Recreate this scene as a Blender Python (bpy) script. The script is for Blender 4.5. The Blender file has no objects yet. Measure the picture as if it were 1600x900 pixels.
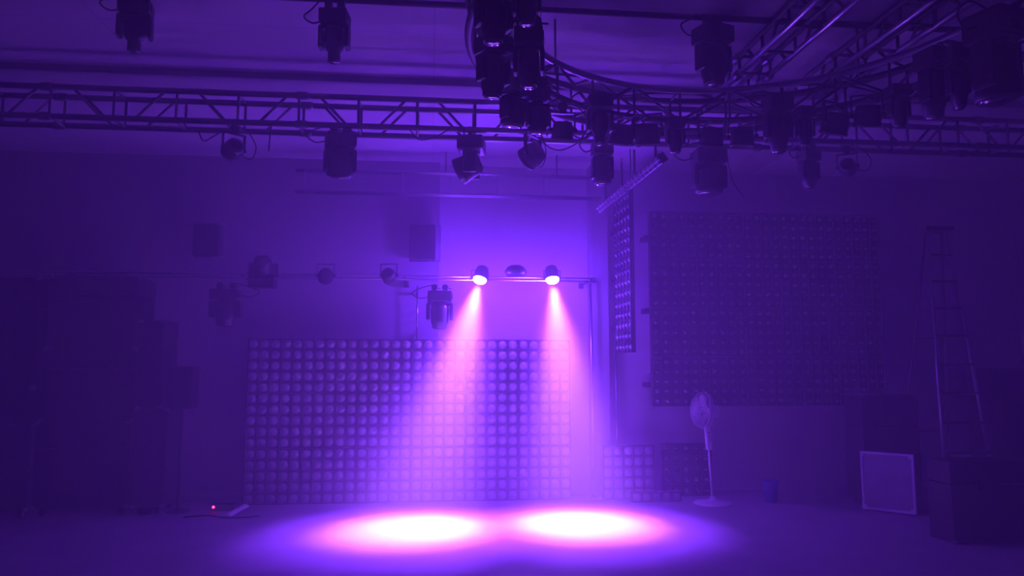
import bpy, bmesh, math, random
from mathutils import Vector, Matrix, Euler
random.seed(7)
R = math.radians
PI = math.pi
SC = bpy.context.scene
COL = SC.collection

# ------------------------------------------------------------ camera
EYE = Vector((0.0, 0.0, 1.5))
YAW, PITCH, FPX = R(6), R(5.95), 1200.0
cam = bpy.data.cameras.new('camera')
cam.sensor_width = 36.0
cam.lens = 36.0 * FPX / 1600
co = bpy.data.objects.new('camera', cam)
COL.objects.link(co)
co.location = EYE
co.rotation_euler = (PI / 2 + PITCH, 0, -YAW)
SC.camera = co
FW = Vector((math.sin(YAW) * math.cos(PITCH), math.cos(YAW) * math.cos(PITCH), math.sin(PITCH)))
RT = Vector((math.cos(YAW), -math.sin(YAW), 0))
UP = RT.cross(FW)


def at_y(px, py, Y):                      # point of the room seen at a pixel, on the plane y = Y
    d = FW + RT * ((px - 800) / FPX) + UP * ((450 - py) / FPX)
    return EYE + d * (Y / d.y)


# ------------------------------------------------------------ world, haze strength, exposure
world = bpy.data.worlds.new('world')
SC.world = world
world.use_nodes = True
bg = world.node_tree.nodes['Background']
bg.inputs[0].default_value = (0.25, 0.02, 1.0, 1)
bg.inputs[1].default_value = 0.04
HAZE_DENSITY = 0.06
FLOOD_POWER = 12.0
SPILL_POWER = 100.0
BEAM_POWER = 7000.0
vs = SC.view_settings
vs.view_transform = 'Standard'
vs.look = 'None'
vs.gamma = 1.0
vs.use_curve_mapping = False
vs.exposure = 0.46
cy = SC.cycles
cy.volume_bounces = 2
cy.max_bounces = 6
cy.diffuse_bounces = 4
cy.glossy_bounces = 3
cy.sample_clamp_indirect = 4.0
cy.use_denoising = True
cy.caustics_reflective = False
cy.caustics_refractive = False


# ------------------------------------------------------------ materials
def mat(name, col, rough=0.6, metal=0.0, noise=None, scale=8.0, coat=0.0, emit=None, bump=0.0, spec=0.5):
    m = bpy.data.materials.new(name)
    m.use_nodes = True
    nt = m.node_tree
    b = nt.nodes['Principled BSDF']
    b.inputs['Base Color'].default_value = (*col, 1)
    b.inputs['Roughness'].default_value = rough
    b.inputs['Metallic'].default_value = metal
    b.inputs['Coat Weight'].default_value = coat
    b.inputs['Coat Roughness'].default_value = 0.08
    b.inputs['Specular IOR Level'].default_value = spec
    tc = nt.nodes.new('ShaderNodeTexCoord')
    nz = nt.nodes.new('ShaderNodeTexNoise')
    nz.inputs['Scale'].default_value = scale
    nz.inputs['Detail'].default_value = 5
    nt.links.new(tc.outputs['Object'], nz.inputs['Vector'])
    mx = nt.nodes.new('ShaderNodeMix')
    mx.data_type = 'RGBA'
    k = noise if noise is not None else 0.12
    mx.inputs['A'].default_value = (*[c * (1 - k) for c in col], 1)
    mx.inputs['B'].default_value = (*[min(1, c * (1 + k)) for c in col], 1)
    nt.links.new(nz.outputs['Fac'], mx.inputs['Factor'])
    nt.links.new(mx.outputs['Result'], b.inputs['Base Color'])
    if bump:
        bp = nt.nodes.new('ShaderNodeBump')
        bp.inputs['Strength'].default_value = bump
        bp.inputs['Distance'].default_value = 0.01
        nt.links.new(nz.outputs['Fac'], bp.inputs['Height'])
        nt.links.new(bp.outputs['Normal'], b.inputs['Normal'])
    if emit:
        b.inputs['Emission Color'].default_value = (*emit[0], 1)
        b.inputs['Emission Strength'].default_value = emit[1]
    return m


def brick_mat(name, c1, c2, mortar, w, h, off, rough=0.8, axis='XY', ms=0.006):
    m = mat(name, c1, rough)
    nt = m.node_tree
    b = nt.nodes['Principled BSDF']
    tc = nt.nodes.new('ShaderNodeTexCoord')
    mp = nt.nodes.new('ShaderNodeMapping')
    if axis == 'XZ':
        mp.inputs['Rotation'].default_value = (R(90), 0, 0)
    br = nt.nodes.new('ShaderNodeTexBrick')
    br.offset = off
    br.inputs['Scale'].default_value = 1.0
    br.inputs['Brick Width'].default_value = w
    br.inputs['Row Height'].default_value = h
    br.inputs['Mortar Size'].default_value = ms
    br.inputs['Color1'].default_value = (*c1, 1)
    br.inputs['Color2'].default_value = (*c2, 1)
    br.inputs['Mortar'].default_value = (*mortar, 1)
    nt.links.new(tc.outputs['Object'], mp.inputs['Vector'])
    nt.links.new(mp.outputs['Vector'], br.inputs['Vector'])
    nt.links.new(br.outputs['Color'], b.inputs['Base Color'])
    return m


M = dict(
    floor=mat('stage_floor', (0.30, 0.30, 0.31), 0.55, noise=0.25, scale=2.2, bump=0.15),
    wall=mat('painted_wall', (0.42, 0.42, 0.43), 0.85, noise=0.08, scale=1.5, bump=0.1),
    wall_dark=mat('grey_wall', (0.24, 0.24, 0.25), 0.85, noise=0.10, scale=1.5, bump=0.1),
    ceil=brick_mat('ceiling_board', (0.50, 0.50, 0.50), (0.46, 0.46, 0.46), (0.36, 0.36, 0.36), 2.4, 0.62, 0.0, ms=0.006),
    beam=mat('beam_paint', (0.26, 0.26, 0.27), 0.8, noise=0.1, scale=3),
    black=mat('black_plastic', (0.02, 0.02, 0.022), 0.45, noise=0.2, scale=20),
    black_metal=mat('black_metal', (0.018, 0.018, 0.02), 0.4, 0.3, noise=0.2, scale=14),
    rubber=mat('black_rubber', (0.012, 0.012, 0.013), 0.7),
    alu=mat('brushed_aluminium', (0.42, 0.42, 0.44), 0.3, 0.95, noise=0.12, scale=30),
    ring_paint_and_shade=mat('dark_truss_paint_and_shade', (0.03, 0.03, 0.034), 0.55, 0.0, noise=0.2, scale=12),  # dark paint of the ring; on the side trusses it stands in for shade
    alu_dull=mat('dull_aluminium', (0.15, 0.15, 0.16), 0.32, 0.9, noise=0.2, scale=12),
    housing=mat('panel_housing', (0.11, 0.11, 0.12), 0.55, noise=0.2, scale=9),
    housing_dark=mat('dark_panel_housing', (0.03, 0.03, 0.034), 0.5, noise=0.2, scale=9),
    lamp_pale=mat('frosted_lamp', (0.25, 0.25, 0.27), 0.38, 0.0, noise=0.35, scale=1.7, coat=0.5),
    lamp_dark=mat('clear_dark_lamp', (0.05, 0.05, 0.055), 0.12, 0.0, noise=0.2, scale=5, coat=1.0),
    lamp_clear=mat('clear_bright_lamp', (0.17, 0.17, 0.19), 0.15, 0.0, noise=0.1, scale=5, coat=1.0),
    lamp_white=mat('small_white_lamp', (0.75, 0.75, 0.77), 0.25, 0.0, noise=0.05, coat=1.0),
    glass=mat('lens_glass', (0.05, 0.05, 0.06), 0.08, 0.0, coat=1.0),
    white=mat('white_plastic', (0.62, 0.62, 0.62), 0.4, noise=0.05, scale=10, coat=0.2),
    wire=mat('fan_wire', (0.5, 0.5, 0.52), 0.35, 0.4),
    case=mat('case_laminate', (0.009, 0.009, 0.01), 0.7, noise=0.3, scale=6),
    curtain=mat('black_cloth', (0.015, 0.015, 0.017), 0.95, noise=0.3, scale=6),
    film=mat('crate_film', (0.30, 0.30, 0.32), 0.22, 0.0, noise=0.5, scale=5, coat=0.7, bump=0.5),
    frame_pale=mat('crate_frame', (0.75, 0.75, 0.77), 0.35, 0.0, noise=0.25, scale=12),
    paper=mat('white_paper', (0.7, 0.7, 0.7), 0.7),
    blue=mat('blue_plastic', (0.05, 0.10, 0.45), 0.5),
    red_led=mat('red_indicator', (0.6, 0.02, 0.05), 0.4, emit=((1.0, 0.04, 0.12), 6.0)),
    glow=mat('lit_lamp_face', (0.9, 0.8, 1.0), 0.4, emit=((0.36, 0.11, 1.0), 90.0)),
)


# ------------------------------------------------------------ helpers
def box(bm, x0, x1, y0, y1, z0, z1, bevel=0.0, mi=0, mtx=None):
    v = [bm.verts.new((x, y, z)) for x in (x0, x1) for y in (y0, y1) for z in (z0, z1)]
    fs = []
    for q in ((0, 1, 3, 2), (4, 6, 7, 5), (0, 4, 5, 1), (2, 3, 7, 6), (0, 2, 6, 4), (1, 5, 7, 3)):
        f = bm.faces.new([v[i] for i in q])
        f.material_index = mi
        fs.append(f)
    if mtx is not None:
        bmesh.ops.transform(bm, matrix=mtx, verts=v)
    if bevel:
        es = list({e for f in fs for e in f.edges})
        bmesh.ops.bevel(bm, geom=es, offset=bevel, segments=2, affect='EDGES', profile=0.6)


def tube(bm, pts, r, seg=8, mi=0, cap=True):
    pts = [Vector(p) for p in pts]
    rings = []
    n = len(pts)
    prev = None
    for i, p in enumerate(pts):
        t = (pts[min(i + 1, n - 1)] - pts[max(i - 1, 0)]).normalized()
        if prev is None:
            a = Vector((0, 0, 1)) if abs(t.z) < 0.9 else Vector((1, 0, 0))
            u = t.cross(a).normalized()
        else:
            u = (prev - t * prev.dot(t)).normalized()
        prev = u
        w = t.cross(u)
        rr = r[i] if isinstance(r, (list, tuple)) else r
        rings.append([bm.verts.new(p + (u * math.cos(2 * PI * k / seg) + w * math.sin(2 * PI * k / seg)) * rr) for k in range(seg)])
    for a, b in zip(rings, rings[1:]):
        for k in range(seg):
            f = bm.faces.new((a[k], a[(k + 1) % seg], b[(k + 1) % seg], b[k]))
            f.smooth = True
            f.material_index = mi
    if cap:
        bm.faces.new(rings[0][::-1]).material_index = mi
        bm.faces.new(rings[-1]).material_index = mi


def lathe(bm, prof, seg=24, axis='Z', mi=0, mtx=None):
    """prof: list of (radius, height) along the axis; ends are capped."""
    rings = []
    vs_ = []
    for r, h in prof:
        ring = []
        for k in range(seg):
            a = 2 * PI * k / seg
            c, s = math.cos(a) * r, math.sin(a) * r
            p = (c, s, h) if axis == 'Z' else ((c, h, s) if axis == 'Y' else (h, c, s))
            ring.append(bm.verts.new(p))
        rings.append(ring)
        vs_ += ring
    for a, b in zip(rings, rings[1:]):
        for k in range(seg):
            f = bm.faces.new((a[k], a[(k + 1) % seg], b[(k + 1) % seg], b[k]))
            f.smooth = True
            f.material_index = mi
    bm.faces.new(rings[0][::-1]).material_index = mi
    bm.faces.new(rings[-1]).material_index = mi
    if mtx is not None:
        bmesh.ops.transform(bm, matrix=mtx, verts=vs_)


def mesh(name, bm, *mats):
    bmesh.ops.recalc_face_normals(bm, faces=bm.faces)
    me = bpy.data.meshes.new(name)
    bm.to_mesh(me)
    bm.free()
    for m in mats:
        me.materials.append(M[m])
    return me


def link(name, me, parent=None, loc=(0, 0, 0), rot=(0, 0, 0), label=None):
    o = bpy.data.objects.new(name, me)
    COL.objects.link(o)
    o.parent = parent
    o.location = loc
    o.rotation_euler = rot
    if label:
        o['label'] = label
    return o


def thing(name, label, cat, loc=(0, 0, 0), rot=(0, 0, 0), group=None, scale=None):
    o = bpy.data.objects.new(name, None)
    COL.objects.link(o)
    o.empty_display_size = 0.1
    o.location = loc
    o.rotation_euler = rot
    if scale:
        o.scale = scale
    o['label'] = label
    o['category'] = cat
    if group:
        o['group'] = group
    return o


def tag(o, label, cat, group=None):
    o['label'] = label
    o['category'] = cat
    if group:
        o['group'] = group
    return o


def structure(name, bm, m, loc=(0, 0, 0)):
    o = link(name, mesh(name, bm, m), loc=loc)
    o['kind'] = 'structure'
    return o


# ------------------------------------------------------------ room shell
XL, XR, YF, YB, ZC = -5.2, 7.7, -1.0, 9.35, 4.0
bm = bmesh.new(); box(bm, XL - .2, XR + .2, YF, YB + .2, -.15, 0); structure('floor', bm, 'floor')
bm = bmesh.new(); box(bm, XL - .2, XR + .2, YF, YB + .2, ZC, ZC + .15); structure('ceiling', bm, 'ceil')
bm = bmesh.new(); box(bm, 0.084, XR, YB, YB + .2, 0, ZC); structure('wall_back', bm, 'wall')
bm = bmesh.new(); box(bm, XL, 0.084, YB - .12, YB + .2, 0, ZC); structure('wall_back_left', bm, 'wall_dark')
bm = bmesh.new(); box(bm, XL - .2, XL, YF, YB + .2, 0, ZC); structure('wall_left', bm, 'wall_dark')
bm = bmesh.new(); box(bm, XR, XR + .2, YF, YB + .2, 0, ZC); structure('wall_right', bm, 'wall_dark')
bm = bmesh.new(); box(bm, 1.93, 2.14, 9.12, YB, 0, ZC, .006); structure('pillar', bm, 'wall_dark')
# shallow ceiling beams running across the hall
bm = bmesh.new(); box(bm, XL, XR, 4.25, 4.79, 3.868, ZC, .012); structure('ceiling_beam', bm, 'beam')
bm = bmesh.new(); box(bm, XL, XR, 6.48, 6.92, 3.94, ZC, .01); structure('ceiling_beam', bm, 'beam')
bm = bmesh.new(); box(bm, 3.7, 4.0, 4.8, YB, 3.93, ZC, .01); structure('ceiling_beam', bm, 'beam')
bm = bmesh.new(); box(bm, XL, 0.084, YB - .14, YB - .12, 0, .09); structure('baseboard_back', bm, 'beam')

# ------------------------------------------------------------ haze
bm = bmesh.new(); box(bm, XL + .01, XR - .01, YF + .01, YB - .005, .004, ZC - .004)
hz = link('haze', mesh('haze', bm))
hm = bpy.data.materials.new('thin_smoke')
hm.use_nodes = True
nt = hm.node_tree
nt.nodes.remove(nt.nodes['Principled BSDF'])
sc_ = nt.nodes.new('ShaderNodeVolumeScatter')
sc_.inputs['Color'].default_value = (1, 1, 1, 1)
sc_.inputs['Density'].default_value = HAZE_DENSITY
sc_.inputs['Anisotropy'].default_value = 0.35
nt.links.new(sc_.outputs[0], nt.nodes['Material Output'].inputs['Volume'])
hz.data.materials.append(hm)
hz['kind'] = 'stuff'
hz['label'] = 'thin violet stage haze filling the whole hall'
hz['category'] = 'haze'

# ------------------------------------------------------------ lamp panels
PITCH_A, PITCH_B = 0.122, 0.118


def lamp_mesh(name, r, m, deep=0.028):
    bm = bmesh.new()
    # bezel ring then a domed lens, facing -Y
    lathe(bm, [(r * 1.0, 0.004), (r * 1.0, -0.012), (r * .90, -0.014), (r * .88, -0.006), (r * .80, -0.012), (r * .62, -0.012 - deep * .45),
               (r * .38, -0.012 - deep * .8), (r * .12, -0.012 - deep), (r * .02, -0.012 - deep)], 18, 'Y')
    return mesh(name, bm, m)


def panel_mesh(name, p, m, t=0.09, n=5, rows=5):
    bm = bmesh.new()
    w, h = n * p, rows * p
    e = .002
    box(bm, -w / 2 + e, w / 2 - e, 0, t, e, h - e, .004)
    return mesh(name, bm, m)


def grid_mesh(name, p, m, n=5, rows=5):
    bm = bmesh.new()
    w, h = n * p, rows * p
    e = .002
    for i in range(n + 1):
        x = -w / 2 + i * p
        x = min(max(x, -w / 2 + .009), w / 2 - .009)
        box(bm, x - .006, x + .006, -.016, .002, e, h - e)
    for j in range(rows + 1):
        z = j * p
        z = min(max(z, .009), h - .009)
        box(bm, -w / 2 + e, w / 2 - e, -.015, .002, z - .006, z + .006)
    return mesh(name, bm, m)


def back_mesh(p, n=5, rows=5):
    bm = bmesh.new()
    w, h = n * p, rows * p
    box(bm, -w * .3, w * .3, .088, .13, h * .25, h * .75, .01)
    return mesh('power_box', bm, 'black_metal')


L_A = lamp_mesh('pale_lamp', .046, 'lamp_pale', .010)
L_B = lamp_mesh('dark_lamp', .036, 'lamp_dark', .034)
L_C = lamp_mesh('clear_lamp', .030, 'lamp_clear', .016)
H_A = panel_mesh('matrix_housing', PITCH_A, 'housing')
H_B = panel_mesh('dark_matrix_housing', PITCH_B, 'housing_dark')
P_A, P_B = back_mesh(PITCH_A), back_mesh(PITCH_B)
G_MESH = {H_A.name: grid_mesh('divider_grid', PITCH_A, 'rubber'), H_B.name: grid_mesh('divider_grid', PITCH_B, 'rubber')}


def lamp_panel(label, loc, rot, p, hm_, lm, pm, group=None, n=5, rows=5, cat='lamp panel', name='matrix_light'):
    t = thing(name, label, cat, loc, rot, group)
    link('housing', hm_, t)
    link('divider_grid', G_MESH[hm_.name], t)
    if pm:
        link('power_box', pm, t)
    for j in range(rows):
        for i in range(n):
            link('lamp', lm, t, ((i - (n - 1) / 2) * p, 0, (j + .5) * p),
                 (R(random.uniform(-3, 3)), random.uniform(0, 6.28), R(random.uniform(-3, 3))))
    return t


ORD = ['leftmost', 'second from the left', 'third from the left', 'third from the right', 'second from the right', 'rightmost']
ROWA = ['bottom row', 'middle row', 'top row']
GA = 'square 25-lamp panels stacked as the centre wall behind the stage'
X0 = -2.042
for j in range(3):
    for i in range(6):
        lamp_panel('violet-lit 25-lamp panel of the floor-standing centre wall, %s, %s' % (ROWA[j], ORD[i]),
                   (X0 + (i + .5) * 5 * PITCH_A, 8.9, .001 + j * 5 * PITCH_A), (0, 0, 0), PITCH_A, H_A, L_A, P_A, GA)
ORDB = ['leftmost', 'second from the left', 'in the middle', 'second from the right', 'rightmost']
ROWB = ['bottom row', 'second row up', 'third row up', 'top row']
GB = 'dark 25-lamp panels hung on the wall to the right'
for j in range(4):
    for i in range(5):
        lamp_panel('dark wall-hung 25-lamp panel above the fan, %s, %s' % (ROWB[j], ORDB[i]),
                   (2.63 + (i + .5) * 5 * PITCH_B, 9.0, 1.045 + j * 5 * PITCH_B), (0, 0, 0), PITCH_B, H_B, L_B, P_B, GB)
# mounting battens behind the hung panels
t = thing('panel_mounting_frame', 'black batten frame that holds the dark lamp panels on the wall', 'frame', (4.1, 9.13, 1.0))
for z in (.3, 1.2, 2.1):
    bm = bmesh.new(); box(bm, -1.5, 1.5, 0, .22, z - .03, z + .03, .004); link('batten', mesh('batten', bm, 'black_metal'), t)
# panels hung edge-on beside the pillar
H_C = panel_mesh('thin_matrix_housing', PITCH_A, 'housing_dark', .035)
G_MESH[H_C.name] = G_MESH[H_A.name]
t = thing('panel_hanger', 'dark steel brackets and rods that hold the edge-on lamp panels', 'bracket', (2.235, 8.6, 1.67))
for z in (.3, .9, 1.5):
    bm = bmesh.new(); box(bm, -.01, .02, -.2, .75, z - .015, z + .015, .003); link('wall_bracket', mesh('wall_bracket', bm, 'black_metal'), t)
for y in (-.2, .2):
    bm = bmesh.new(); tube(bm, [(.01, y, 0), (.01, y, 2.33)], .008); link('rod', mesh('hanger_rod', bm, 'black_metal'), t)
for j, w in enumerate(('lowest', 'middle', 'topmost')):
    lamp_panel('clear 25-lamp panel seen edge-on in the column right of the pillar, %s of three' % w,
               (2.19, 8.58, 1.67 + j * 5 * PITCH_A), (0, 0, R(-87)), PITCH_A, H_C, L_C, None, 'edge-on lamp panels hung in one column')
# floor panels right of the pillar
lamp_panel('25-lamp panel standing on the floor right of the pillar, left one of two', (2.28, 8.84, .001), (0, 0, 0), PITCH_A * .99, H_A, L_A, P_A)
lamp_panel('dim 25-lamp panel standing on the floor just behind the pedestal fan', (3.02, 8.98, .001), (0, 0, 0), PITCH_A, H_A, L_B, P_A)
H_BAR = panel_mesh('bar_housing', .116, 'housing', .07, 5, 1)
G_MESH[H_BAR.name] = grid_mesh('divider_grid', .116, 'rubber', 5, 1)
lamp_panel('low black bar of five round lamps lying on the floor before the panels', (2.54, 8.62, .001), (0, 0, 0), .116, H_BAR, L_A, None,
           n=5, rows=1, cat='lamp bar', name='lamp_bar')

# twelve-lamp bars running back under the lighting frame
L_S = lamp_mesh('small_lamp', .015, 'lamp_white', .022)


def pixel_bar(label, a, b):
    a, b = Vector(a), Vector(b)
    L = (b - a).length
    d = (b - a).normalized()
    t = thing('lamp_batten', label, 'lamp bar', a, (0, 0, math.atan2(d.y, d.x)), 'lamp battens that run back to the wall')
    t.rotation_euler = (0, 0, math.atan2(-d.y, -d.x)); t.location = b
    bm = bmesh.new(); box(bm, 0, L - .02, -.034, .034, -.042, .042, .008); link('housing', mesh('batten_housing', bm, 'black_metal'), t, rot=(R(35), 0, 0))
    n = 9
    for i in range(n):
        for s in (0, 1):
            q = Matrix.Rotation(R(35), 3, 'X') @ Vector((0, -.034, .021 - s * .042))
            link('lamp', L_S, t, ((i + .5) / n * L, q.y, q.z), (R(35), 0, 0))
    for s in (.2, .8):
        bm = bmesh.new(); tube(bm, [(L * s, 0, .04), (L * s, 0, .30)], .012)
        link('hanger', mesh('hanger', bm, 'black_metal'), t)
    return t


pixel_bar('lamp batten running back from beside the pillar, nearer of the two', (1.93, 6.15, 3.27), (1.90, 7.2, 3.27))
pixel_bar('lamp batten running back to beside the pillar, one nearer the wall', (1.90, 7.22, 3.27), (1.87, 8.3, 3.27))


# ------------------------------------------------------------ trusses
def truss_straight(name, label, p0, p1, s, sz, step, r=.025, rb=.012, mt='alu_dull', bt='alu_dull', off=.05, par=0, shaded_top=False):  # upper chords can take a dark colour that stands in for shade
    """box truss from p0 to p1 (lower near chord); s = depth towards the local left, sz = height"""
    p0, p1 = Vector(p0), Vector(p1)
    d = p1 - p0
    L = d.length
    t = thing(name, label, 'truss', p0, (0, 0, math.atan2(d.y, d.x)))
    cs = [(0, 0), (s, 0), (0, sz), (s, sz)]
    for y, z in cs:
        bm = bmesh.new(); tube(bm, [(0, y, z), (L, y, z)], r, 12); link('chord', mesh('chord', bm, mt if z == 0 or not shaded_top else 'ring_paint_and_shade'), t)
    def brace(p, q):
        bm = bmesh.new()
        tube(bm, [Vector((0, 0, 0)), Vector(q) - Vector(p)], rb, 8)
        link('brace', mesh('brace', bm, bt), t, p)

    for a, b in ((0, 2), (1, 3), (0, 1), (2, 3)):
        A, B = cs[a], cs[b]
        k, x = 0, off
        while x < L - .02:
            if (a, b) != (2, 3) or k % 2:
                brace((x, *A), (x, *B))
            if (a, b) in ((0, 2), (1, 3)) and x + step < L:
                xa, xb = x + step * .34, x + step * .34 + sz * .95
                if (k + par) % 2:
                    brace((xa, *B), (xb, *A))
                else:
                    brace((xa, *A), (xb, *B))
            x += step
            k += 1
    for k in range(1, int(L / 2) + 1):
        if k * 2 < L - .2:
            for y, z in cs:
                bm = bmesh.new()
                lathe(bm, [(.03, -.05), (.034, -.03), (.034, .03), (.03, .05)], 12, 'X')
                link('coupler', mesh('coupler', bm, 'alu_dull'), t, (k * 2 + .1, y, z))
    return t


truss_straight('box_truss', 'long aluminium box truss crossing the hall below the ceiling', (XL + .02, 6.3, 3.497), (XR - .02, 6.3, 3.497), .243, .243, .485, off=.194, par=1)
truss_straight('box_truss', 'box truss running towards the camera above the round truss', (2.52, 3.3, 3.70), (2.52, 6.12, 3.70), .24, .13, .4, .022, mt='alu', bt='ring_paint_and_shade', shaded_top=True)  # both side trusses: shade on braces and upper chords put into their colour
truss_straight('box_truss', 'shorter box truss running forward at the upper right edge', (3.22, 3.2, 3.70), (3.22, 6.12, 3.70), .24, .13, .4, .022, mt='alu', bt='ring_paint_and_shade', shaded_top=True)
# flat ladder truss in front of the rear wall
t = thing('ladder_truss', 'flat two-rail ladder truss high in front of the rear wall', 'truss', (-1.55, 8.72, 3.49))
for z in (0, .25):
    for y in (0, .07):
        bm = bmesh.new(); tube(bm, [(0, y, z), (3.52, y, z)], .016, 12); link('chord', mesh('chord', bm, 'alu'), t)
for k in range(7):
    bm = bmesh.new()
    tube(bm, [(.1 + k * .55, .035, 0), (.1 + k * .55, .035, .25)], .006)
    box(bm, .09 + k * .55, .11 + k * .55, 0, .07, -.006, .006)
    box(bm, .09 + k * .55, .11 + k * .55, 0, .07, .244, .256)
    link('rung', mesh('rung', bm, 'alu'), t)
for k in range(3):
    bm = bmesh.new(); tube(bm, [(.4 + k * 1.3, .035, .25), (.4 + k * 1.3, .035, .51)], .01); link('hanger', mesh('hanger', bm, 'alu_dull'), t)

# round truss
RC, RZ, RI, RO, RH = Vector((1.86, 4.06, 0)), 3.36, 1.43, 1.67, .24
t = thing('round_truss', 'round aluminium truss ring hung high over the hall, crowded with lamps', 'truss', (RC.x, RC.y, RZ))
for rr in (RI, RO):
    for z in (0, RH):
        bm = bmesh.new()
        n = 96
        pts = [(math.cos(2 * PI * k / n) * rr, math.sin(2 * PI * k / n) * rr, z) for k in range(n + 1)]
        tube(bm, pts, .025, 10, cap=False)
        link('chord', mesh('ring_chord', bm, 'alu' if rr == RI and z else 'ring_paint_and_shade'), t)
for (ra, za, rb_, zb) in ((RI, 0, RI, RH), (RO, 0, RO, RH), (RI, 0, RO, 0), (RI, RH, RO, RH)):
    bm = bmesh.new()
    n = 24
    for k in range(n):
        a, b = 2 * PI * k / n, 2 * PI * (k + 1) / n
        tube(bm, [(math.cos(a) * ra, math.sin(a) * ra, za), (math.cos(a) * rb_, math.sin(a) * rb_, zb)], .010)
        q = [(ra, za, rb_, zb), (rb_, zb, ra, za)][k % 2]
        tube(bm, [(math.cos(a) * q[0], math.sin(a) * q[0], q[1]), (math.cos(b) * q[2], math.sin(b) * q[2], q[3])], .010)
    link('bracing', mesh('ring_bracing', bm, 'ring_paint_and_shade'), t)
for a in (40, 130, 220, 310):
    bm = bmesh.new(); tube(bm, [(math.cos(R(a)) * 1.55, math.sin(R(a)) * 1.55, RH), (math.cos(R(a)) * 1.55, math.sin(R(a)) * 1.55, ZC - RZ)], .008)
    link('hanger', mesh('hanger', bm, 'black_metal'), t)

# lamp rail (two thin tubes) behind the stage
RY, RZZ = 8.5, 2.475
t = thing('lamp_rail', 'thin twin-tube lamp rail that carries the two lit spotlights', 'rail', (-4.4, RY, RZZ))
for z in (0, .035):
    bm = bmesh.new(); tube(bm, [(0, 0, z), (6.25, 0, z)], .009, 12); link('tube', mesh('rail_tube', bm, 'alu'), t)
for x in (.6, 2.35, 4.1, 6.2):
    bm = bmesh.new(); tube(bm, [(x, .02, .02), (x, .60, .02)], .012, 8); box(bm, x - .03, x + .03, .60, .728 if x < 4.45 else (.62 if x > 6 else .85), -.02, .05, .004)
    link('wall_arm', mesh('wall_arm', bm, 'black_metal'), t)
# overhead pipe above the frame that carries the front lamps
t = thing('overhead_pipe', 'dark pipe just under the ceiling that carries the front lamps', 'pipe', (XL, 4.9, 3.9))
bm = bmesh.new(); tube(bm, [(.0, 0, 0), (XR - XL, 0, 0)], .022, 12); link('tube', mesh('overhead_tube', bm, 'black_metal'), t)
for x in (1.5, 4.2, 7.2, 10.5):
    bm = bmesh.new(); box(bm, x - .03, x + .03, -.015, .015, 0, .098, .003); link('bracket', mesh('bracket', bm, 'black_metal'), t)


# ------------------------------------------------------------ lighting fixtures
def clamp_mesh(h):
    bm = bmesh.new()
    box(bm, -.025, .025, -.018, .018, -.01, h * .7, .003)
    lathe(bm, [(.032, -.02), (.036, -.015), (.036, .015), (.032, .02)], 14, 'Y', mtx=Matrix.Translation((0, 0, h * .85)))
    tube(bm, [(.03, 0, h * .7), (.07, 0, h * .62)], .006)
    return mesh('clamp', bm, 'black_metal')


HEAD = {}


def head_meshes(kind):
    """unit moving head: total drop 1, width about .62"""
    if kind in HEAD:
        return HEAD[kind]
    d = {}
    bm = bmesh.new()
    box(bm, -.27, .27, -.22, .22, -.24, 0, .03)
    for z in (-.17, -.12, -.07):
        box(bm, -.20, .20, -.228, -.21, z - .008, z + .008)
    box(bm, .262, .29, -.12, .12, -.19, -.05, .008)
    d['base'] = mesh('base', bm, 'black')
    bm = bmesh.new()
    lathe(bm, [(.13, -.28), (.15, -.27), (.15, -.245), (.12, -.235)], 20)
    for s in (-1, 1):
        x0, x1 = (.215, .30)
        if s < 0:
            x0, x1 = -x1, -x0
        box(bm, x0, x1, -.12, .12, -.66, -.29, .035)
    box(bm, -.29, .29, -.12, .12, -.335, -.27, .02)
    d['yoke'] = mesh('yoke', bm, 'black')
    bm = bmesh.new()
    # head body, origin at its tilt axle, pointing down
    if kind == 'beam':
        prof = [(.08, .20), (.15, .18), (.185, .12), (.195, 0), (.19, -.14), (.16, -.20), (.15, -.21), (.12, -.23), (.118, -.36), (.125, -.40), (.105, -.41)]
    elif kind == 'wash':
        prof = [(.06, .17), (.14, .16), (.20, .10), (.205, -.02), (.22, -.12), (.235, -.20), (.235, -.26), (.215, -.27)]
    else:
        prof = [(.10, .19), (.17, .17), (.2, .10), (.2, -.22), (.19, -.26), (.17, -.28), (.165, -.36), (.15, -.37)]
    lathe(bm, prof, 28)
    for k in range(8):
        a = 2 * PI * k / 8
        box(bm, .185, .205, -.02, .02, -.10, .08, .004, mtx=Matrix.Rotation(a, 4, 'Z'))
    d['head'] = mesh('head', bm, 'black')
    bm = bmesh.new()
    r, z = prof[-1]
    lathe(bm, [(r * .95, z + .01), (r * .93, z - .012), (r * .6, z - .03), (r * .2, z - .038), (r * .02, z - .039)], 24)
    d['lens'] = mesh('lens', bm, 'glass')
    bm = bmesh.new()
    box(bm, -.07, .07, -.226, -.214, -.2, -.10, .004)
    d['display'] = mesh('display', bm, 'glass')
    HEAD[kind] = d
    return d


def cable(parent, pts, r=.012, m='rubber'):
    bm = bmesh.new()
    P = [Vector(p) for p in pts]
    out = []
    for i in range(len(P) - 1):
        a, b = P[i], P[i + 1]
        p0, p3 = P[max(i - 1, 0)], P[min(i + 2, len(P) - 1)]
        for k in range(6):
            u = k / 6
            out.append(.5 * ((2 * a) + (b - p0) * u + (2 * p0 - 5 * a + 4 * b - p3) * u * u + (3 * a - p0 - 3 * b + p3) * u ** 3))
    out.append(P[-1])
    tube(bm, out, r, 6)
    return link('power_cable', mesh('power_cable', bm, m), parent)


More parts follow.
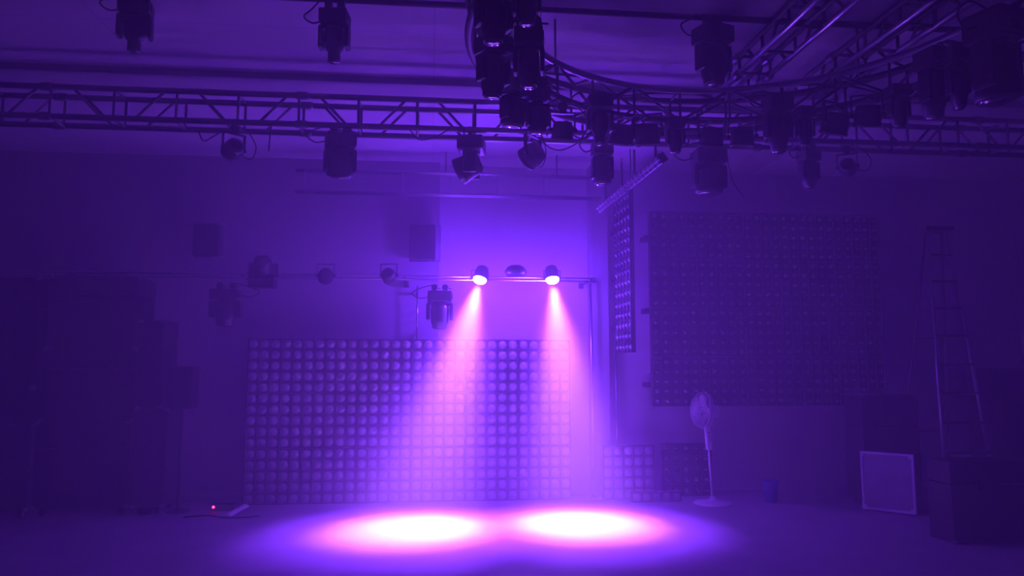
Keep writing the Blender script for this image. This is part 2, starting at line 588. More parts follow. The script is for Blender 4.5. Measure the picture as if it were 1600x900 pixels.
def moving_head(label, px0, py0, px1, py1, Y, kind='beam', pan=0, tilt=0, clamp=.12, up=False, group=None, cab=True, wscale=1.0):
    """fixture whose silhouette fills the pixel box on the plane y = Y"""
    a, b = at_y(px0, py0, Y), at_y(px1, py1, Y)
    cx, top, bot = (a.x + b.x) / 2, max(a.z, b.z), min(a.z, b.z)
    h = top - bot
    w = abs(b.x - a.x)
    drop = {'beam': .88, 'wash': .73, 'spot': .83}[kind]
    s = h / drop
    wx = w / .60 * wscale
    t = thing('moving_head', label, 'stage light', (cx, Y, bot if up else top), (PI if up else 0, 0, R(pan)), group)
    d = head_meshes(kind)
    sc = (wx, (wx + s) / 2, s)
    link('base', d['base'], t).scale = sc
    link('yoke', d['yoke'], t).scale = sc
    hd = link('head', d['head'], t, (0, 0, -.47 * s), (R(tilt), 0, 0))
    hd.scale = sc
    link('lens', d['lens'], hd)
    link('display', d['display'], t).scale = sc
    if clamp:
        for x in (-.12, .12):
            o = link('clamp', clamp_mesh(clamp), t, (x * wx, 0, 0))
    if cab:
        sg = -1 if cab is True else cab
        cable(t, [(sg * .2 * wx, .02, -.1 * s), (sg * .45 * wx, .03, -.16 * s), (sg * .62 * wx, .02, -.05 * s), (sg * .45 * wx, 0, .06 * s), (sg * .15 * wx, 0, clamp + .02)], .006)
    return t


def par_light(label, px0, py0, px1, py1, Y, tilt=40, pan=0, clamp=.06, lit=False, group=None, up=False, cab=True):
    a, b = at_y(px0, py0, Y), at_y(px1, py1, Y)
    cx, top, bot = (a.x + b.x) / 2, max(a.z, b.z), min(a.z, b.z)
    s = (top - bot)
    t = thing('par_light', label, 'stage light', (cx, Y, bot if up else top), (PI if up else 0, 0, R(pan)), group)
    r = s * .36
    bm = bmesh.new()
    w = s * .42
    for q in (-1, 1):
        box(bm, q * w - .004, q * w + .004, -.016, .016, -s * .62, 0)
    box(bm, -w - .004, w + .004, -.016, .016, -.008, 0)
    link('bracket', mesh('par_bracket', bm, 'black_metal'), t)
    bm = bmesh.new()
    L = s * .6
    lathe(bm, [(r * .5, L * .5), (r * .85, L * .46), (r * .95, L * .2), (r, -L * .35), (r * 1.06, -L * .37), (r * 1.06, -L * .5), (r * .92, -L * .5), (r * .9, -L * .42)], 28)
    for k in range(6):
        z = L * (.1 - .07 * k)
        lathe(bm, [(r * .96, z - .003), (r * 1.04, z - .002), (r * 1.04, z + .002), (r * .96, z + .003)], 24)
    hd = link('can', mesh('par_can', bm, 'black'), t, (0, 0, -s * .60), (R(tilt), 0, 0))
    bm = bmesh.new()
    lathe(bm, [(r * .88, -L * .42), (r * .86, -L * .45), (r * .5, -L * .47), (r * .05, -L * .48)], 24)
    link('lens', mesh('par_lens', bm, 'glow' if lit else 'glass'), hd, label='lit violet-white lens' if lit else None)
    for q in (-1, 1):
        bm = bmesh.new()
        lathe(bm, [(.012, -.012), (.016, -.008), (.016, .012), (.012, .016)], 10, 'X')
        link('tilt_knob', mesh('tilt_knob', bm, 'rubber'), t, (q * w, 0, -s * .6))
    if clamp:
        link('clamp', clamp_mesh(clamp), t)
    if cab:
        cable(t, [(0, .03, -s * .5), (w * 1.8, .05, -s * .8), (w * 2.3, .03, -s * .3), (w * 1.2, 0, .05), (.02, 0, clamp + .01)], .005)
    return t, hd


def spot(name, loc, target, angle, blend, power, color, size=.03):
    l = bpy.data.lights.new(name, 'SPOT')
    l.energy = power
    l.color = color
    l.spot_size = R(angle)
    l.spot_blend = blend
    l.shadow_soft_size = size
    o = bpy.data.objects.new(name, l)
    COL.objects.link(o)
    o.location = loc
    o.rotation_euler = (Vector(target) - Vector(loc)).to_track_quat('-Z', 'Y').to_euler()
    return o


# the two lit spotlights on the rail
def lit_par(label, px, py, aim):
    c = at_y(px, py, RY - .02)
    d = (Vector(aim) - c).normalized()
    spot('beam_hot', c + d * .07, aim, 31, 1.0, BEAM_POWER * .55, (0.50, 0.22, 1.0), .04)
    t = thing('par_light', label, 'stage light', c, (0, 0, 0), 'the two lit par lights')
    q = d.to_track_quat('-Z', 'Y').to_euler()
    r, L = .078, .15
    bm = bmesh.new()
    lathe(bm, [(r * .5, L), (r * .8, L * .97), (r * .95, L * .7), (r, L * .1), (r * 1.08, L * .08), (r * 1.08, -.004), (r * .98, -.004), (r * .96, .004)], 28)
    hd = link('can', mesh('lit_can', bm, 'black'), t, (0, 0, 0), q)
    bm = bmesh.new()
    lathe(bm, [(r * .95, .002), (r * .94, -.016), (r * .80, -.034), (r * .45, -.05), (r * .05, -.054)], 24)
    link('lens', mesh('lit_lens', bm, 'glow'), hd, label='glowing violet-white lens')
    bm = bmesh.new()
    for s in (-1, 1):
        box(bm, s * .092 - .004, s * .092 + .004, .0, .03, -.01, .10)
    box(bm, -.096, .096, .0, .03, .095, .103)
    lathe(bm, [(.02, -.01), (.024, 0), (.024, .03), (.02, .04)], 12, 'Y', mtx=Matrix.Translation((0, -.0, .06)))
    link('bracket', mesh('lit_bracket', bm, 'black_metal'), t)
    src = c + d * .07
    spot('violet_flood', src, aim, 120, 1.0, FLOOD_POWER, (0.19, 0.03, 1.0), .05)
    pl = bpy.data.lights.new('lens_spill', 'POINT')
    pl.energy = SPILL_POWER
    pl.color = (0.15, 0.018, 1.0)
    pl.shadow_soft_size = .06
    po = bpy.data.objects.new('lens_spill', pl)
    COL.objects.link(po)
    po.location = c + d * .15
    spot('beam_wide', src, aim, 58, 1.0, BEAM_POWER * .6, (0.20, 0.03, 1.0), .04)
    spot('beam_core', src, aim, 40, 1.0, BEAM_POWER, (0.42, 0.10, 1.0), .04)
    return t


lit_par('lit par light on the rail, left one of the glowing pair', 750, 436, (-.12, 7.5, 0))
lit_par('lit par light on the rail, right one of the glowing pair', 863, 436, (1.46, 7.55, 0))

# front lamps hanging from the overhead pipe
moving_head('black moving head hanging alone at the top left corner', 186, 2, 236, 80, 4.9, 'beam', 8, 4)
moving_head('black moving head hanging at the top, left of the round truss', 499, 18, 546, 97, 4.9, 'beam', -6, 3)
moving_head('big moving head hanging at the top right of centre, inside the ring', 1086, 42, 1143, 132, 4.9, 'spot', 20, 0)
# hung under the long box truss
GT = 'lamps under the long box truss'
moving_head('moving head under the long truss, midway between left edge and ring', 507, 210, 556, 275, 6.38, 'wash', 15, 20, .06, group=GT)
moving_head('moving head under the long truss with its head tipped sideways, above stage', 704, 216, 769, 282, 6.38, 'wash', 80, 62, .06, group=GT, wscale=.85)
par_light('small par light dangling under the long truss, farthest left one', 345, 208, 385, 250, 6.38, 60, 40, .05, group=GT)
par_light('small par light with looping cable under the truss, beside the ring', 815, 212, 850, 262, 6.38, 65, 50, .05, group=GT)
moving_head('moving head under the truss just above the pillar top', 924, 222, 958, 287, 6.38, 'wash', 0, 0, .06, group=GT)
moving_head('broad moving head under the truss above the dark lamp panels', 1081, 235, 1134, 302, 6.38, 'wash', 0, 0, .06, group=GT)
moving_head('narrow moving head under the truss, right of the broad one', 1248, 236, 1280, 292, 6.38, 'spot', 10, 0, .06, group=GT)
par_light('par light under the truss, farthest right above the lamp panels', 1303, 240, 1345, 275, 6.38, 70, -30, .05, group=GT)

def ring_arm(t):
    if isinstance(t, tuple):
        t = t[0]
    dx, dy = t.location.x - RC.x, t.location.y - RC.y
    rad = math.hypot(dx, dy)
    inner = rad < 1.55
    rc = RI if inner else RO
    L = abs(rc - rad)
    bm = bmesh.new()
    top = RZ + (RH if abs(t.location.z - RZ - RH) < abs(t.location.z - RZ) else 0) - t.location.z
    box(bm, -.012, .012, 0, L, -.02, .0, .002)
    box(bm, -.012, .012, L - .012, L + .006, min(-.02, top), max(.0, top), .002)
    ang = math.atan2(dy, dx) + (0 if inner else PI) - PI / 2 - t.rotation_euler.z
    link('side_arm', mesh('side_arm', bm, 'black_metal'), t, (0, 0, 0), (0, 0, ang))
    return t


def ring_y(px, py, rad, root=1):
    d = FW + RT * ((px - 800) / FPX) + UP * ((450 - py) / FPX)
    dx, dy = d.x, d.y
    a = dx * dx + dy * dy
    b = -2 * (dx * RC.x + dy * RC.y)
    c_ = RC.x ** 2 + RC.y ** 2 - rad * rad
    disc = max(0.0, b * b - 4 * a * c_)
    return (-b + root * math.sqrt(disc)) / (2 * a) * dy


# clamped to the inner or outer side of the round truss, going round from the upper left
GR = 'lamps on the round truss'
moving_head('large moving head at the left end of the ring, topmost', 742, -30, 800, 66, 3.355, 'spot', 20, 0, .05, group=GR, cab=False)
moving_head('large moving head at the left of the ring, below the topmost', 745, 58, 797, 150, 3.957, 'spot', 30, 5, .05, group=GR, cab=False)
moving_head('moving head on the ring whose body fills the gap left of centre', 802, 46, 851, 135, 3.843, 'spot', -10, 0, .05, group=GR)
moving_head('short moving head at the top of the ring, right of the large pair', 800, -34, 846, 38, 3.315, 'spot', -10, 0, .05, group=GR, cab=False)
moving_head('moving head low on the ring, overlapping the truss end', 780, 128, 826, 196, 4.592, 'wash', 40, 10, .05, group=GR, cab=False)
moving_head('dark moving head on the ring, just left of the dangling par light', 822, 138, 858, 206, 4.685, 'wash', 10, 10, .05, group=GR, cab=1)
par_light('par light on the ring, first right of the gap', 862, 176, 896, 222, 5.13, 20, 0, .05, group=GR)
ring_arm(moving_head('moving head on the ring, above the pillar', 916, 150, 958, 226, ring_y(937, 188, 1.27, 1), 'beam', 0, 0, 0, group=GR))
ring_arm(par_light('par light on the ring, between the pillar and the lamp batten', 958, 180, 985, 232, ring_y(972, 206, 1.27, 1), 15, 20, 0, group=GR))
ring_arm(par_light('par light on the ring, third one to the right of the gap', 996, 178, 1026, 232, ring_y(1011, 205, 1.27, 1), 15, -20, 0, group=GR, cab=False))
ring_arm(moving_head('moving head on the ring touching the upper end of lamp batten', 1040, 186, 1070, 238, ring_y(1055, 212, 1.27, 1), 'spot', 0, 0, 0, group=GR, cab=False))
ring_arm(par_light('par light on the ring beside the far side centre', 1094, 184, 1130, 234, ring_y(1112, 209, 1.27, 1), 20, 0, 0, group=GR, cab=False))
ring_arm(par_light('par light on the ring between two moving heads', 1143, 184, 1176, 234, ring_y(1160, 209, 1.27, 1), 10, -15, 0, group=GR, cab=False))
ring_arm(moving_head('tall moving head on the ring, right of its far centre', 1194, 150, 1237, 236, ring_y(1216, 193, 1.27, 1), 'spot', 0, 0, 0, group=GR))
ring_arm(moving_head('small moving head on the ring, right of the tall one', 1243, 168, 1272, 226, ring_y(1258, 197, 1.27, 1), 'spot', 0, 0, 0, group=GR, cab=False))
ring_arm(par_light('par light on the ring with pale bracket, right side', 1288, 160, 1322, 216, ring_y(1305, 188, 1.27, 1), 20, 20, 0, group=GR, cab=False))
ring_arm(par_light('par light on the right side of the ring, above the grey beam', 1338, 148, 1372, 202, ring_y(1355, 175, 1.27, 1), 20, -20, 0, group=GR, cab=False))
ring_arm(moving_head('dark moving head on the ring just left of the big right pair', 1386, 134, 1421, 196, ring_y(1404, 165, 1.27, 1), 'spot', 0, 0, 0, group=GR, cab=False))
ring_arm(moving_head('big moving head on the ring near right edge, left of the pair', 1437, 78, 1482, 182, ring_y(1460, 130, 1.27, 1), 'spot', 10, 4, 0, group=GR, cab=False))
ring_arm(moving_head('big moving head on the ring near right edge, right of the pair', 1478, 72, 1514, 168, ring_y(1496, 120, 1.27, 1), 'spot', -10, -4, 0, group=GR))
ring_arm(moving_head('largest moving head hanging in the upper right corner', 1520, 20, 1594, 156, ring_y(1557, 88, 1.27, 1), 'wash', 15, 0, 0, group=GR))
# pale strip light on the ring
bm = bmesh.new(); c = at_y(1140, 170, 5.9)
box(bm, -.22, .22, -.02, .02, -.022, .022, .004)
o = tag(link('strip_light', mesh('strip_light', bm, 'alu'), loc=(c.x, 5.9, c.z)), 'short pale horizontal strip light above the far lamps of the ring', 'light')
bm = bmesh.new(); box(bm, -.012, .012, -.01, .01, .02, 3.84 - c.z + .1, .002); link('hanger', mesh('hanger', bm, 'black_metal'), o)

# on the lamp rail
GL = 'unlit lamps on the thin rail'
moving_head('unlit moving head standing on the rail, leftmost lamp of the rail', 384, 401, 438, 450, RY - .02, 'spot', 0, 25, 0, True, GL, False, .8)
par_light('unlit par light on the rail, nearer the leftmost lamp', 495, 412, 523, 443, RY - .03, 75, 10, .0, group=GL, cab=False)
par_light('unlit par light on the rail, nearer the lit pair', 596, 412, 619, 443, RY - .03, 70, -10, .0, group=GL, cab=False)
moving_head('boxy moving head hung below the rail at left, small highlight on side', 331, 452, 374, 508, RY - .02, 'spot', 0, 0, .05, False, GL, 1, 1.1)
moving_head('boxy moving head hung below the rail beside the left beam', 668, 455, 706, 512, RY - .02, 'spot', 0, 0, .05, False, GL, -1, 1.1)
bm = bmesh.new()
lathe(bm, [(.05, -.05), (.10, -.045), (.13, 0), (.10, .05), (.06, .075), (.02, .08)], 20)
c = at_y(805, 424, RY + .05)
t = thing('rail_dome', 'low dark dome-shaped lamp on the rail between the lit pair', 'stage light', (c.x, RY, RZZ + .095))
link('dome', mesh('dome', bm, 'black'), t)
bm = bmesh.new(); box(bm, -.03, .03, -.02, .02, -.06, -.04); link('foot', mesh('dome_foot', bm, 'black_metal'), t)

def slack_cable(label, pts, Y, r_=.006):
    P = [at_y(x, y, Y) for x, y in pts]
    t = thing('hanging_cable', label, 'cable', P[0])
    cable(t, [p - P[0] for p in P], r_)
    return t


slack_cable('thin black cable looping under the truss beside the ring', [(842, 196), (850, 222), (862, 232), (880, 234), (906, 220), (918, 197)], 6.28)
slack_cable('thin black cable drooping from the truss left of the tipped moving head', [(640, 202), (655, 218), (680, 214), (704, 200)], 6.28)
slack_cable('thin cable drooping from the truss above the par light at left', [(310, 205), (318, 220), (332, 214), (346, 205)], 6.28)
slack_cable('thin black cable dangling below the truss, left of centre', [(424, 194), (421, 222), (420, 236)], 6.28)
slack_cable('thin cable dangling below the truss above the dark lamp panels', [(1134, 230), (1142, 275), (1150, 292), (1162, 308)], 6.6, .005)

# ------------------------------------------------------------ wall speakers
def speaker(label, px0, py0, px1, py1, Y=9.0):
    a, b = at_y(px0, py0, Y), at_y(px1, py1, Y)
    w, h = b.x - a.x, a.z - b.z
    t = thing('loudspeaker', label, 'loudspeaker', ((a.x + b.x) / 2, Y, b.z), (0, 0, 0))
    bm = bmesh.new(); box(bm, -w / 2, w / 2, 0, .14, 0, h, .012); link('cabinet', mesh('cabinet', bm, 'black'), t)
    bm = bmesh.new(); box(bm, -w / 2 + .012, w / 2 - .012, -.012, .004, .012, h - .012, .006); link('grille', mesh('grille', bm, 'black_metal'), t)
    bm = bmesh.new()
    box(bm, -.03, .03, .13, .24 if a.x < 0 and b.x < .08 else .36, h * .45, h * .55, .004)
    for z in (.0, h):
        box(bm, w * .2, w / 2 + .06, .05, .07, z - .008, z + .008, .002)
    box(bm, w / 2 + .05, w / 2 + .06, .05, .07, 0, h, .002)
    link('bracket', mesh('speaker_bracket', bm, 'alu'), t)


speaker('black loudspeaker high on the dark rear wall, left one', 302, 348, 340, 400)
speaker('black loudspeaker high on the rear wall, left of the lit lamps', 640, 350, 680, 407)

# ------------------------------------------------------------ poles
def pole(label, p, q, r, m='alu', name='stage_pole'):
    p, q = Vector(p), Vector(q)
    t = thing(name, label, 'pole', (p.x, p.y, p.z))
    bm = bmesh.new(); tube(bm, [(0, 0, 0), q - p], r, 12); link('tube', mesh('pole_tube', bm, m), t)
    return t


p = pole('tall thin metal pole standing against the pillar', (1.905, 8.98, 0), (1.885, 8.98, 2.5), .016)
bm = bmesh.new(); lathe(bm, [(.09, 0), (.09, .008), (.03, .014), (.02, .03)], 20); link('foot_plate', mesh('foot_plate', bm, 'alu_dull'), p)
p = pole('thin dark conduit under the edge-on lamp panels', (2.19, 9.0, .0), (2.19, 9.0, 1.68), .014, 'alu_dull')
bm = bmesh.new(); box(bm, -.03, .03, -.03, .03, 0, .01); link('foot_plate', mesh('foot_plate', bm, 'alu_dull'), p)
p = pole('short bright metal pole on the wall beside the left beam', (-.165, 9.02, 1.83), (-.165, 9.02, 2.46), .011)
bm = bmesh.new()
for z in (.08, .55):
    box(bm, -.012, .012, 0, .215, z - .012, z + .012, .002)
link('wall_clip', mesh('wall_clip', bm, 'alu_dull'), p)

# ------------------------------------------------------------ pedestal fan
F0 = Vector((3.135, 8.46, 0))
t = thing('pedestal_fan', 'white pedestal fan standing on the floor, head turned to the left', 'fan', F0)
bm = bmesh.new(); lathe(bm, [(.21, 0), (.215, .008), (.20, .022), (.08, .036), (.035, .05), (.03, .08)], 40); link('base', mesh('fan_base', bm, 'white'), t)
bm = bmesh.new(); tube(bm, [(0, 0, .04), (-.03, 0, .55)], .014, 14); tube(bm, [(-.028, 0, .52), (-.048, 0, .92)], .011, 12); link('pole', mesh('fan_pole', bm, 'white'), t)
bm = bmesh.new()
box(bm, -.032, .032, -.035, .03, -.14, .14, .014)
o = link('control_box', mesh('control_box', bm, 'white'), t, (-.036, -.005, .73), (0, R(-4), 0))
bm = bmesh.new()
for k in range(3):
    lathe(bm, [(.008, 0), (.008, .006), (.004, .008)], 10, 'Y', mtx=Matrix.Translation((0, -.043, .05 - k * .04)))
link('knob', mesh('fan_knob', bm, 'black'), o)
# head: axis points left and a little to the camera
HR = Euler((0, 0, R(-84))).to_matrix().to_4x4()
hc = (-.09, 0, 1.03)
bm = bmesh.new()
lathe(bm, [(.02, .20), (.06, .19), (.075, .15), (.075, .06), (.05, .03)], 24, 'Y')
box(bm, -.02, .02, .09, .13, -.16, -.05, .006)
link('motor', mesh('fan_motor', bm, 'white'), t, hc, (R(-6), 0, R(-84)))
bm = bmesh.new()
RG = .20
for y, rr in ((-.10, .07), (-.09, .13), (-.045, .185), (0, RG), (.04, .185), (.055, .12)):
    n = 40
    tube(bm, [(math.cos(2 * PI * k / n) * rr, y, math.sin(2 * PI * k / n) * rr) for k in range(n + 1)], .004 if rr < RG else .008, 5, cap=False)
for k in range(48):
    a = 2 * PI * k / 48
    c_, s_ = math.cos(a), math.sin(a)
    tube(bm, [(c_ * r_, y_, s_ * r_) for r_, y_ in ((.05, -.103), (.13, -.09), (.185, -.045), (RG, 0), (.185, .04), (.12, .055), (.06, .06))], .0022, 4, cap=False)
lathe(bm, [(.05, -.10), (.05, -.11), (.02, -.114)], 20, 'Y')
link('cage', mesh('fan_cage', bm, 'wire'), t, hc, (R(-6), 0, R(-84)))
bm = bmesh.new()
lathe(bm, [(.03, .0), (.035, -.03), (.02, -.05)], 16, 'Y')
for k in range(5):
    a0 = 2 * PI * k / 5
    vs_ = []
    for r_, w0, w1 in ((.03, -.25, .25), (.09, -.35, .45), (.15, -.25, .5), (.17, -.05, .35)):
        vs_.append([bm.verts.new((math.cos(a0 + w) * r_, -.015 + yy, math.sin(a0 + w) * r_)) for w, yy in ((w0, .018), ((w0 + w1) / 2, 0), (w1, -.02))])
    for A, B in zip(vs_, vs_[1:]):
        for q in range(2):
            bm.faces.new((A[q], A[q + 1], B[q + 1], B[q])).smooth = True
link('blades', mesh('fan_blades', bm, 'white'), t, hc, (R(-6), 0, R(-84)))


# ------------------------------------------------------------ cases, crates
def road_case(label, x0, x1, y0, y1, z0, z1, name='road_case', wheels=False):
    cx, cy_ = (x0 + x1) / 2, (y0 + y1) / 2
    w, d, h = (x1 - x0) / 2, (y1 - y0) / 2, z1 - z0
    zb = .08 if wheels else 0
    t = thing(name, label, 'case', (cx, cy_, z0))
    bm = bmesh.new(); box(bm, -w, w, -d, d, zb, h * .72, .008); link('body', mesh('case_body', bm, 'case'), t)
    bm = bmesh.new(); box(bm, -w, w, -d, d, h * .72 + .004, h, .008); link('lid', mesh('case_lid', bm, 'case'), t)
    for sx in (-1, 1):
        for sz in (zb, h):
            bm = bmesh.new(); lathe(bm, [(.004, -.022), (.02, -.016), (.028, 0), (.02, .016), (.004, .022)], 12)
            o = link('ball_corner', mesh('ball_corner', bm, 'alu_dull'), t, (sx * (w - .012), -d + .012, sz + (-.012 if sz == h else .012)))
    for sx in (-.45, .45):
        bm = bmesh.new(); box(bm, -.035, .035, -.008, .004, -.05, .05, .004); box(bm, -.012, .012, -.014, -.006, -.03, .03, .003)
        link('latch', mesh('latch', bm, 'black_metal'), t, (sx * w, -d, h * .72))
    if wheels:
        for sx in (-1, 1):
            for sy in (-1, 1):
                bm = bmesh.new(); lathe(bm, [(.03, -.014), (.036, -.01), (.036, .01), (.03, .014)], 16, 'X'); box(bm, -.024, .024, -.02, .02, .02, .046, .003)
                link('caster', mesh('caster', bm, 'rubber'), t, (sx * (w - .07), sy * (d - .07), .036))
    return t


# stack at the left
road_case('tall black case at the foot of the stack by the left wall', -4.95, -4.02, 8.35, 8.95, 0, 1.3, wheels=True)
road_case('black case on the left stack, resting on the tall one', -4.9, -4.05, 8.4, 8.95, 1.3, 2.44)
road_case('black case of the second left pile, lowest of three', -4.0, -3.08, 8.4, 8.95, 0, .95, wheels=True)
road_case('black case of the second left pile, middle of three', -3.98, -3.06, 8.42, 8.95, .95, 1.7)
road_case('black case of the second left pile, topmost of three', -3.96, -3.08, 8.42, 8.95, 1.7, 2.46)
road_case('narrow black case beside the second pile, lower of two', -3.04, -2.72, 8.4, 8.9, 0, 1.08, wheels=True)
road_case('narrow black case beside the second pile, upper of two', -3.04, -2.80, 8.42, 8.9, 1.08, 2.0)
# small speaker on a stand right of the stack
t = thing('speaker_on_stand', 'black box speaker on a post at the right end of left stack', 'loudspeaker', (-2.64, 8.62, 0))
bm = bmesh.new(); box(bm, -.13, .13, -.12, .12, 1.07, 1.52, .012); link('cabinet', mesh('cabinet', bm, 'black'), t)
bm = bmesh.new(); box(bm, -.115, .115, -.132, -.118, 1.085, 1.505, .006); link('grille', mesh('grille', bm, 'black_metal'), t)
bm = bmesh.new(); tube(bm, [(0, 0, 0), (0, 0, 1.08)], .018, 12); lathe(bm, [(.13, 0), (.13, .012), (.03, .02)], 24); link('stand', mesh('stand', bm, 'black_metal'), t)
# black drape at the far left
bm = bmesh.new()
N = 60
front = []
for i in range(N + 1):
    u = i / N
    y = 5.6 + u * 2.6
    x = XL + .12 + .05 * math.sin(u * 60) + .02 * math.sin(u * 23)
    front.append((x, y))
for side in (0, .012):
    pass
rows = [.01, .6, 1.4, 2.2, 2.3]
g = [[bm.verts.new((x + .01 * math.sin(z * 3 + y * 9), y, z)) for (x, y) in front] for z in rows]
for a, b in zip(g, g[1:]):
    for k in range(N):
        bm.faces.new((a[k], a[k + 1], b[k + 1], b[k])).smooth = True
d = link('drape', mesh('drape', bm, 'curtain'))
tag(d, 'black pleated drape hanging along the left wall', 'curtain')
sm = d.modifiers.new('thickness', 'SOLIDIFY'); sm.thickness = .006
bm = bmesh.new(); tube(bm, [(XL + .12, 5.55, 2.31), (XL + .12, 8.25, 2.31)], .016)
for y in (5.6, 6.9, 8.2):
    box(bm, XL, XL + .12, y - .01, y + .01, 2.30, 2.32)
link('curtain_rod', mesh('curtain_rod', bm, 'black_metal'), d)

# right side
road_case('tall black case behind the pale-framed crate', 4.74, 5.40, 8.12, 8.5, 0, 1.20, wheels=True)
road_case('low wide black case in front of the stepladder at the right edge', 4.47, 5.55, 6.33, 6.65, 0, .69)
road_case('upright black case against the right side behind stepladder', 6.6, 7.5, 8.35, 8.95, 0, 1.5, wheels=True)
# pale framed crate, front face turned towards the pools of light
A, B = Vector((4.60, 7.95, 0)), Vector((4.95, 7.56, 0))
w = (B - A).length
ang = math.atan2((B - A).y, (B - A).x)
t = thing('framed_crate', 'square dark crate with a pale metal-edged film-covered front, at right', 'crate', (A + B) / 2, (0, 0, ang))
H = .615
bm = bmesh.new(); box(bm, -w / 2, w / 2, .0, .28, .012, H, .006); link('body', mesh('crate_body', bm, 'case'), t)
bm = bmesh.new()
fw = .022
box(bm, -w / 2, w / 2, -.02, .002, 0.012, .012 + fw, .003)
box(bm, -w / 2, w / 2, -.02, .002, H - fw, H, .003)
box(bm, -w / 2, -w / 2 + fw, -.02, .002, .014 + fw, H - fw - .002, .003)
box(bm, w / 2 - fw, w / 2, -.02, .002, .014 + fw, H - fw - .002, .003)
for sx in (-1, 1):
    for z in (.012, H - .05):
        box(bm, sx * (w / 2 - .024) - .024, sx * (w / 2 - .024) + .024, -.026, -.016, z, z + .048, .003)
link('frame', mesh('crate_frame', bm, 'frame_pale'), t, label='pale metal edging')
bm = bmesh.new()
n = 24
gv = [[bm.verts.new((-w / 2 + fw + (w - 2 * fw) * i / n, -.006 - .005 * math.sin(j * 1.1 + i * .25) - .004 * random.random(), .012 + fw + (H - 2 * fw - .012) * j / n)) for i in range(n + 1)] for j in range(n + 1)]
for j in range(n):
    for i in range(n):
        bm.faces.new((gv[j][i], gv[j][i + 1], gv[j + 1][i + 1], gv[j + 1][i])).smooth = True
link('front_film', mesh('front_film', bm, 'film'), t, label='wrinkled shiny film')
for sx in (-1, 1):
    bm = bmesh.new(); box(bm, -.03, .03, .02, .26, 0, .013); link('runner', mesh('runner', bm, 'rubber'), t, (sx * (w / 2 - .04), 0, 0))

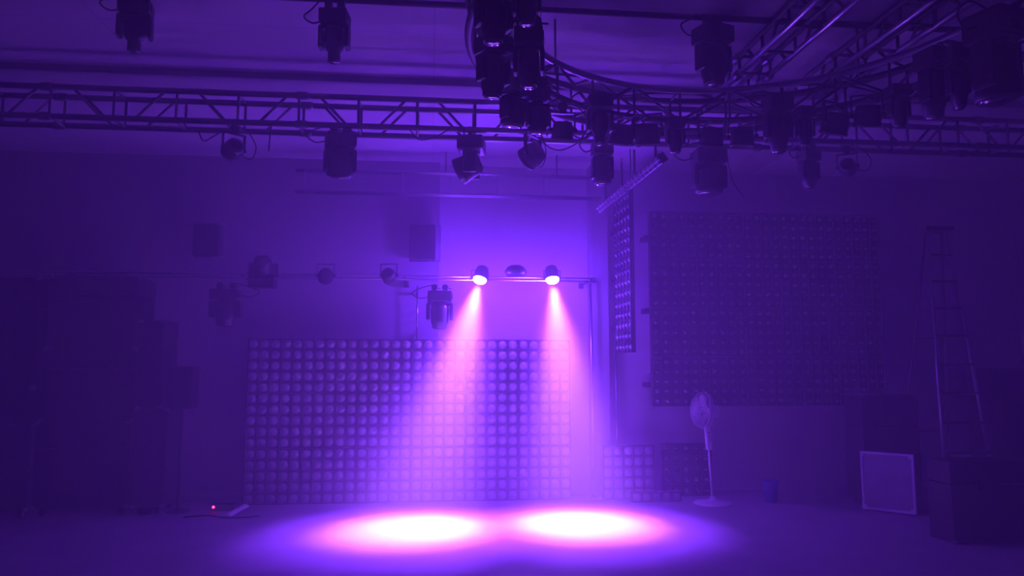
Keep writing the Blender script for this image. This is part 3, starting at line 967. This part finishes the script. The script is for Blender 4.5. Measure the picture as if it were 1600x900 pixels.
# ------------------------------------------------------------ stepladder
def ladder():
    top = Vector((5.78, 8.17, 2.98))
    t = thing('stepladder', 'tall aluminium stepladder standing open at the right', 'ladder', (top.x, top.y, 0))
    o = Vector((top.x, top.y, 0))
    f0t, f1t = at_y(1449, 358, 8.11) - o, at_y(1478, 358, 8.11) - o
    f0b, f1b = at_y(1482, 812, 7.55) - o, at_y(1564, 812, 7.55) - o
    f0b.z = f1b.z = 0
    r0t, r1t = at_y(1447, 362, 8.22) - o, at_y(1471, 362, 8.22) - o
    r0b, r1b = at_y(1403, 790, 8.76) - o, at_y(1486, 790, 8.76) - o
    r0b.z = r1b.z = 0
    zt = f0t.z
    for a, b in ((f0b, f0t), (f1b, f1t)):
        bm = bmesh.new(); tube(bm, [a, b], .022, 6); link('front_rail', mesh('front_rail', bm, 'alu'), t)
    for a, b in ((r0b, r0t), (r1b, r1t)):
        bm = bmesh.new(); tube(bm, [a, b], .016, 6); link('rear_leg', mesh('rear_leg', bm, 'alu_dull'), t)
    for k in range(1, 10):
        u = k / 10
        a, b = f0b.lerp(f0t, u), f1b.lerp(f1t, u)
        bm = bmesh.new()
        m = (a + b) / 2
        L = (b - a).length / 2
        box(bm, -L, L, -.035, .035, -.012, .012, .003)
        link('step', mesh('step', bm, 'black_metal'), t, m, (0, 0, math.atan2((b - a).y, (b - a).x)))
    for u in (.25, .6):
        bm = bmesh.new(); tube(bm, [r0b.lerp(r0t, u), r1b.lerp(r1t, u)], .009, 6); link('rear_brace', mesh('rear_brace', bm, 'alu_dull'), t)
    bm = bmesh.new(); box(bm, -.17, .17, -.13, .13, 0, .045, .01); link('top_cap', mesh('top_cap', bm, 'black'), t, ((f0t.x + f1t.x) / 2, 0, zt - .02))
    for p_ in (f0b, f1b, r0b, r1b):
        bm = bmesh.new(); lathe(bm, [(.028, 0), (.03, .005), (.027, .05)], 12); link('foot', mesh('ladder_foot', bm, 'rubber'), t, p_)


ladder()

# ------------------------------------------------------------ small things on the floor
t = thing('power_box', 'small low dark device with a red indicator light on the floor', 'device', (-2.24, 8.62, 0))
bm = bmesh.new(); box(bm, -.04, .20, -.06, .06, 0, .07, .01); link('housing', mesh('device_housing', bm, 'black'), t)
bm = bmesh.new(); lathe(bm, [(.014, 0), (.014, -.006), (.006, -.012)], 12, 'Y'); link('indicator', mesh('indicator', bm, 'red_led'), t, (-.02, -.06, .045), label='glowing red indicator')
bm = bmesh.new()
c = Vector((-1.99, 8.36, 0))
g = [[bm.verts.new((-.06 + .03 * i + .05 * j / 4, -.16 + .08 * j, .003 + .03 * abs(math.sin(i * .9 + .3)) + .05 * (j / 4))) for i in range(4)] for j in range(5)]
for a, b in zip(g, g[1:]):
    for k in range(3):
        bm.faces.new((a[k], a[k + 1], b[k + 1], b[k])).smooth = True
o = link('paper_sheet', mesh('paper_sheet', bm, 'paper'), loc=c, rot=(0, 0, R(-12)))
sm = o.modifiers.new('thickness', 'SOLIDIFY'); sm.thickness = .002
tag(o, 'crumpled pale paper strip lying on the floor near the red light', 'paper')
t = thing('plastic_bucket', 'small blue plastic tub on the floor right of the fan', 'bucket', (3.83, 8.5, 0))
bm = bmesh.new(); lathe(bm, [(.06, 0), (.065, .004), (.085, .22), (.092, .225), (.092, .24), (.08, .24), (.06, .02)], 24); link('tub', mesh('tub', bm, 'blue'), t)
bm = bmesh.new(); tube(bm, [(math.cos(PI * k / 12) * .09, -.02, .23 - math.sin(PI * k / 12) * .08) for k in range(13)], .003, 6); link('handle', mesh('bucket_handle', bm, 'alu_dull'), t)
t = thing('floor_cable', 'thin dark cable lying on the floor left of the lamp wall', 'cable', (0, 0, 0))
bm = bmesh.new()
tube(bm, [(-2.46 + .09 * k + .03 * math.sin(k), 8.22 + .08 * math.sin(k * .8), .008) for k in range(9)], .007, 6)
link('cable', mesh('floor_cable', bm, 'rubber'), t)
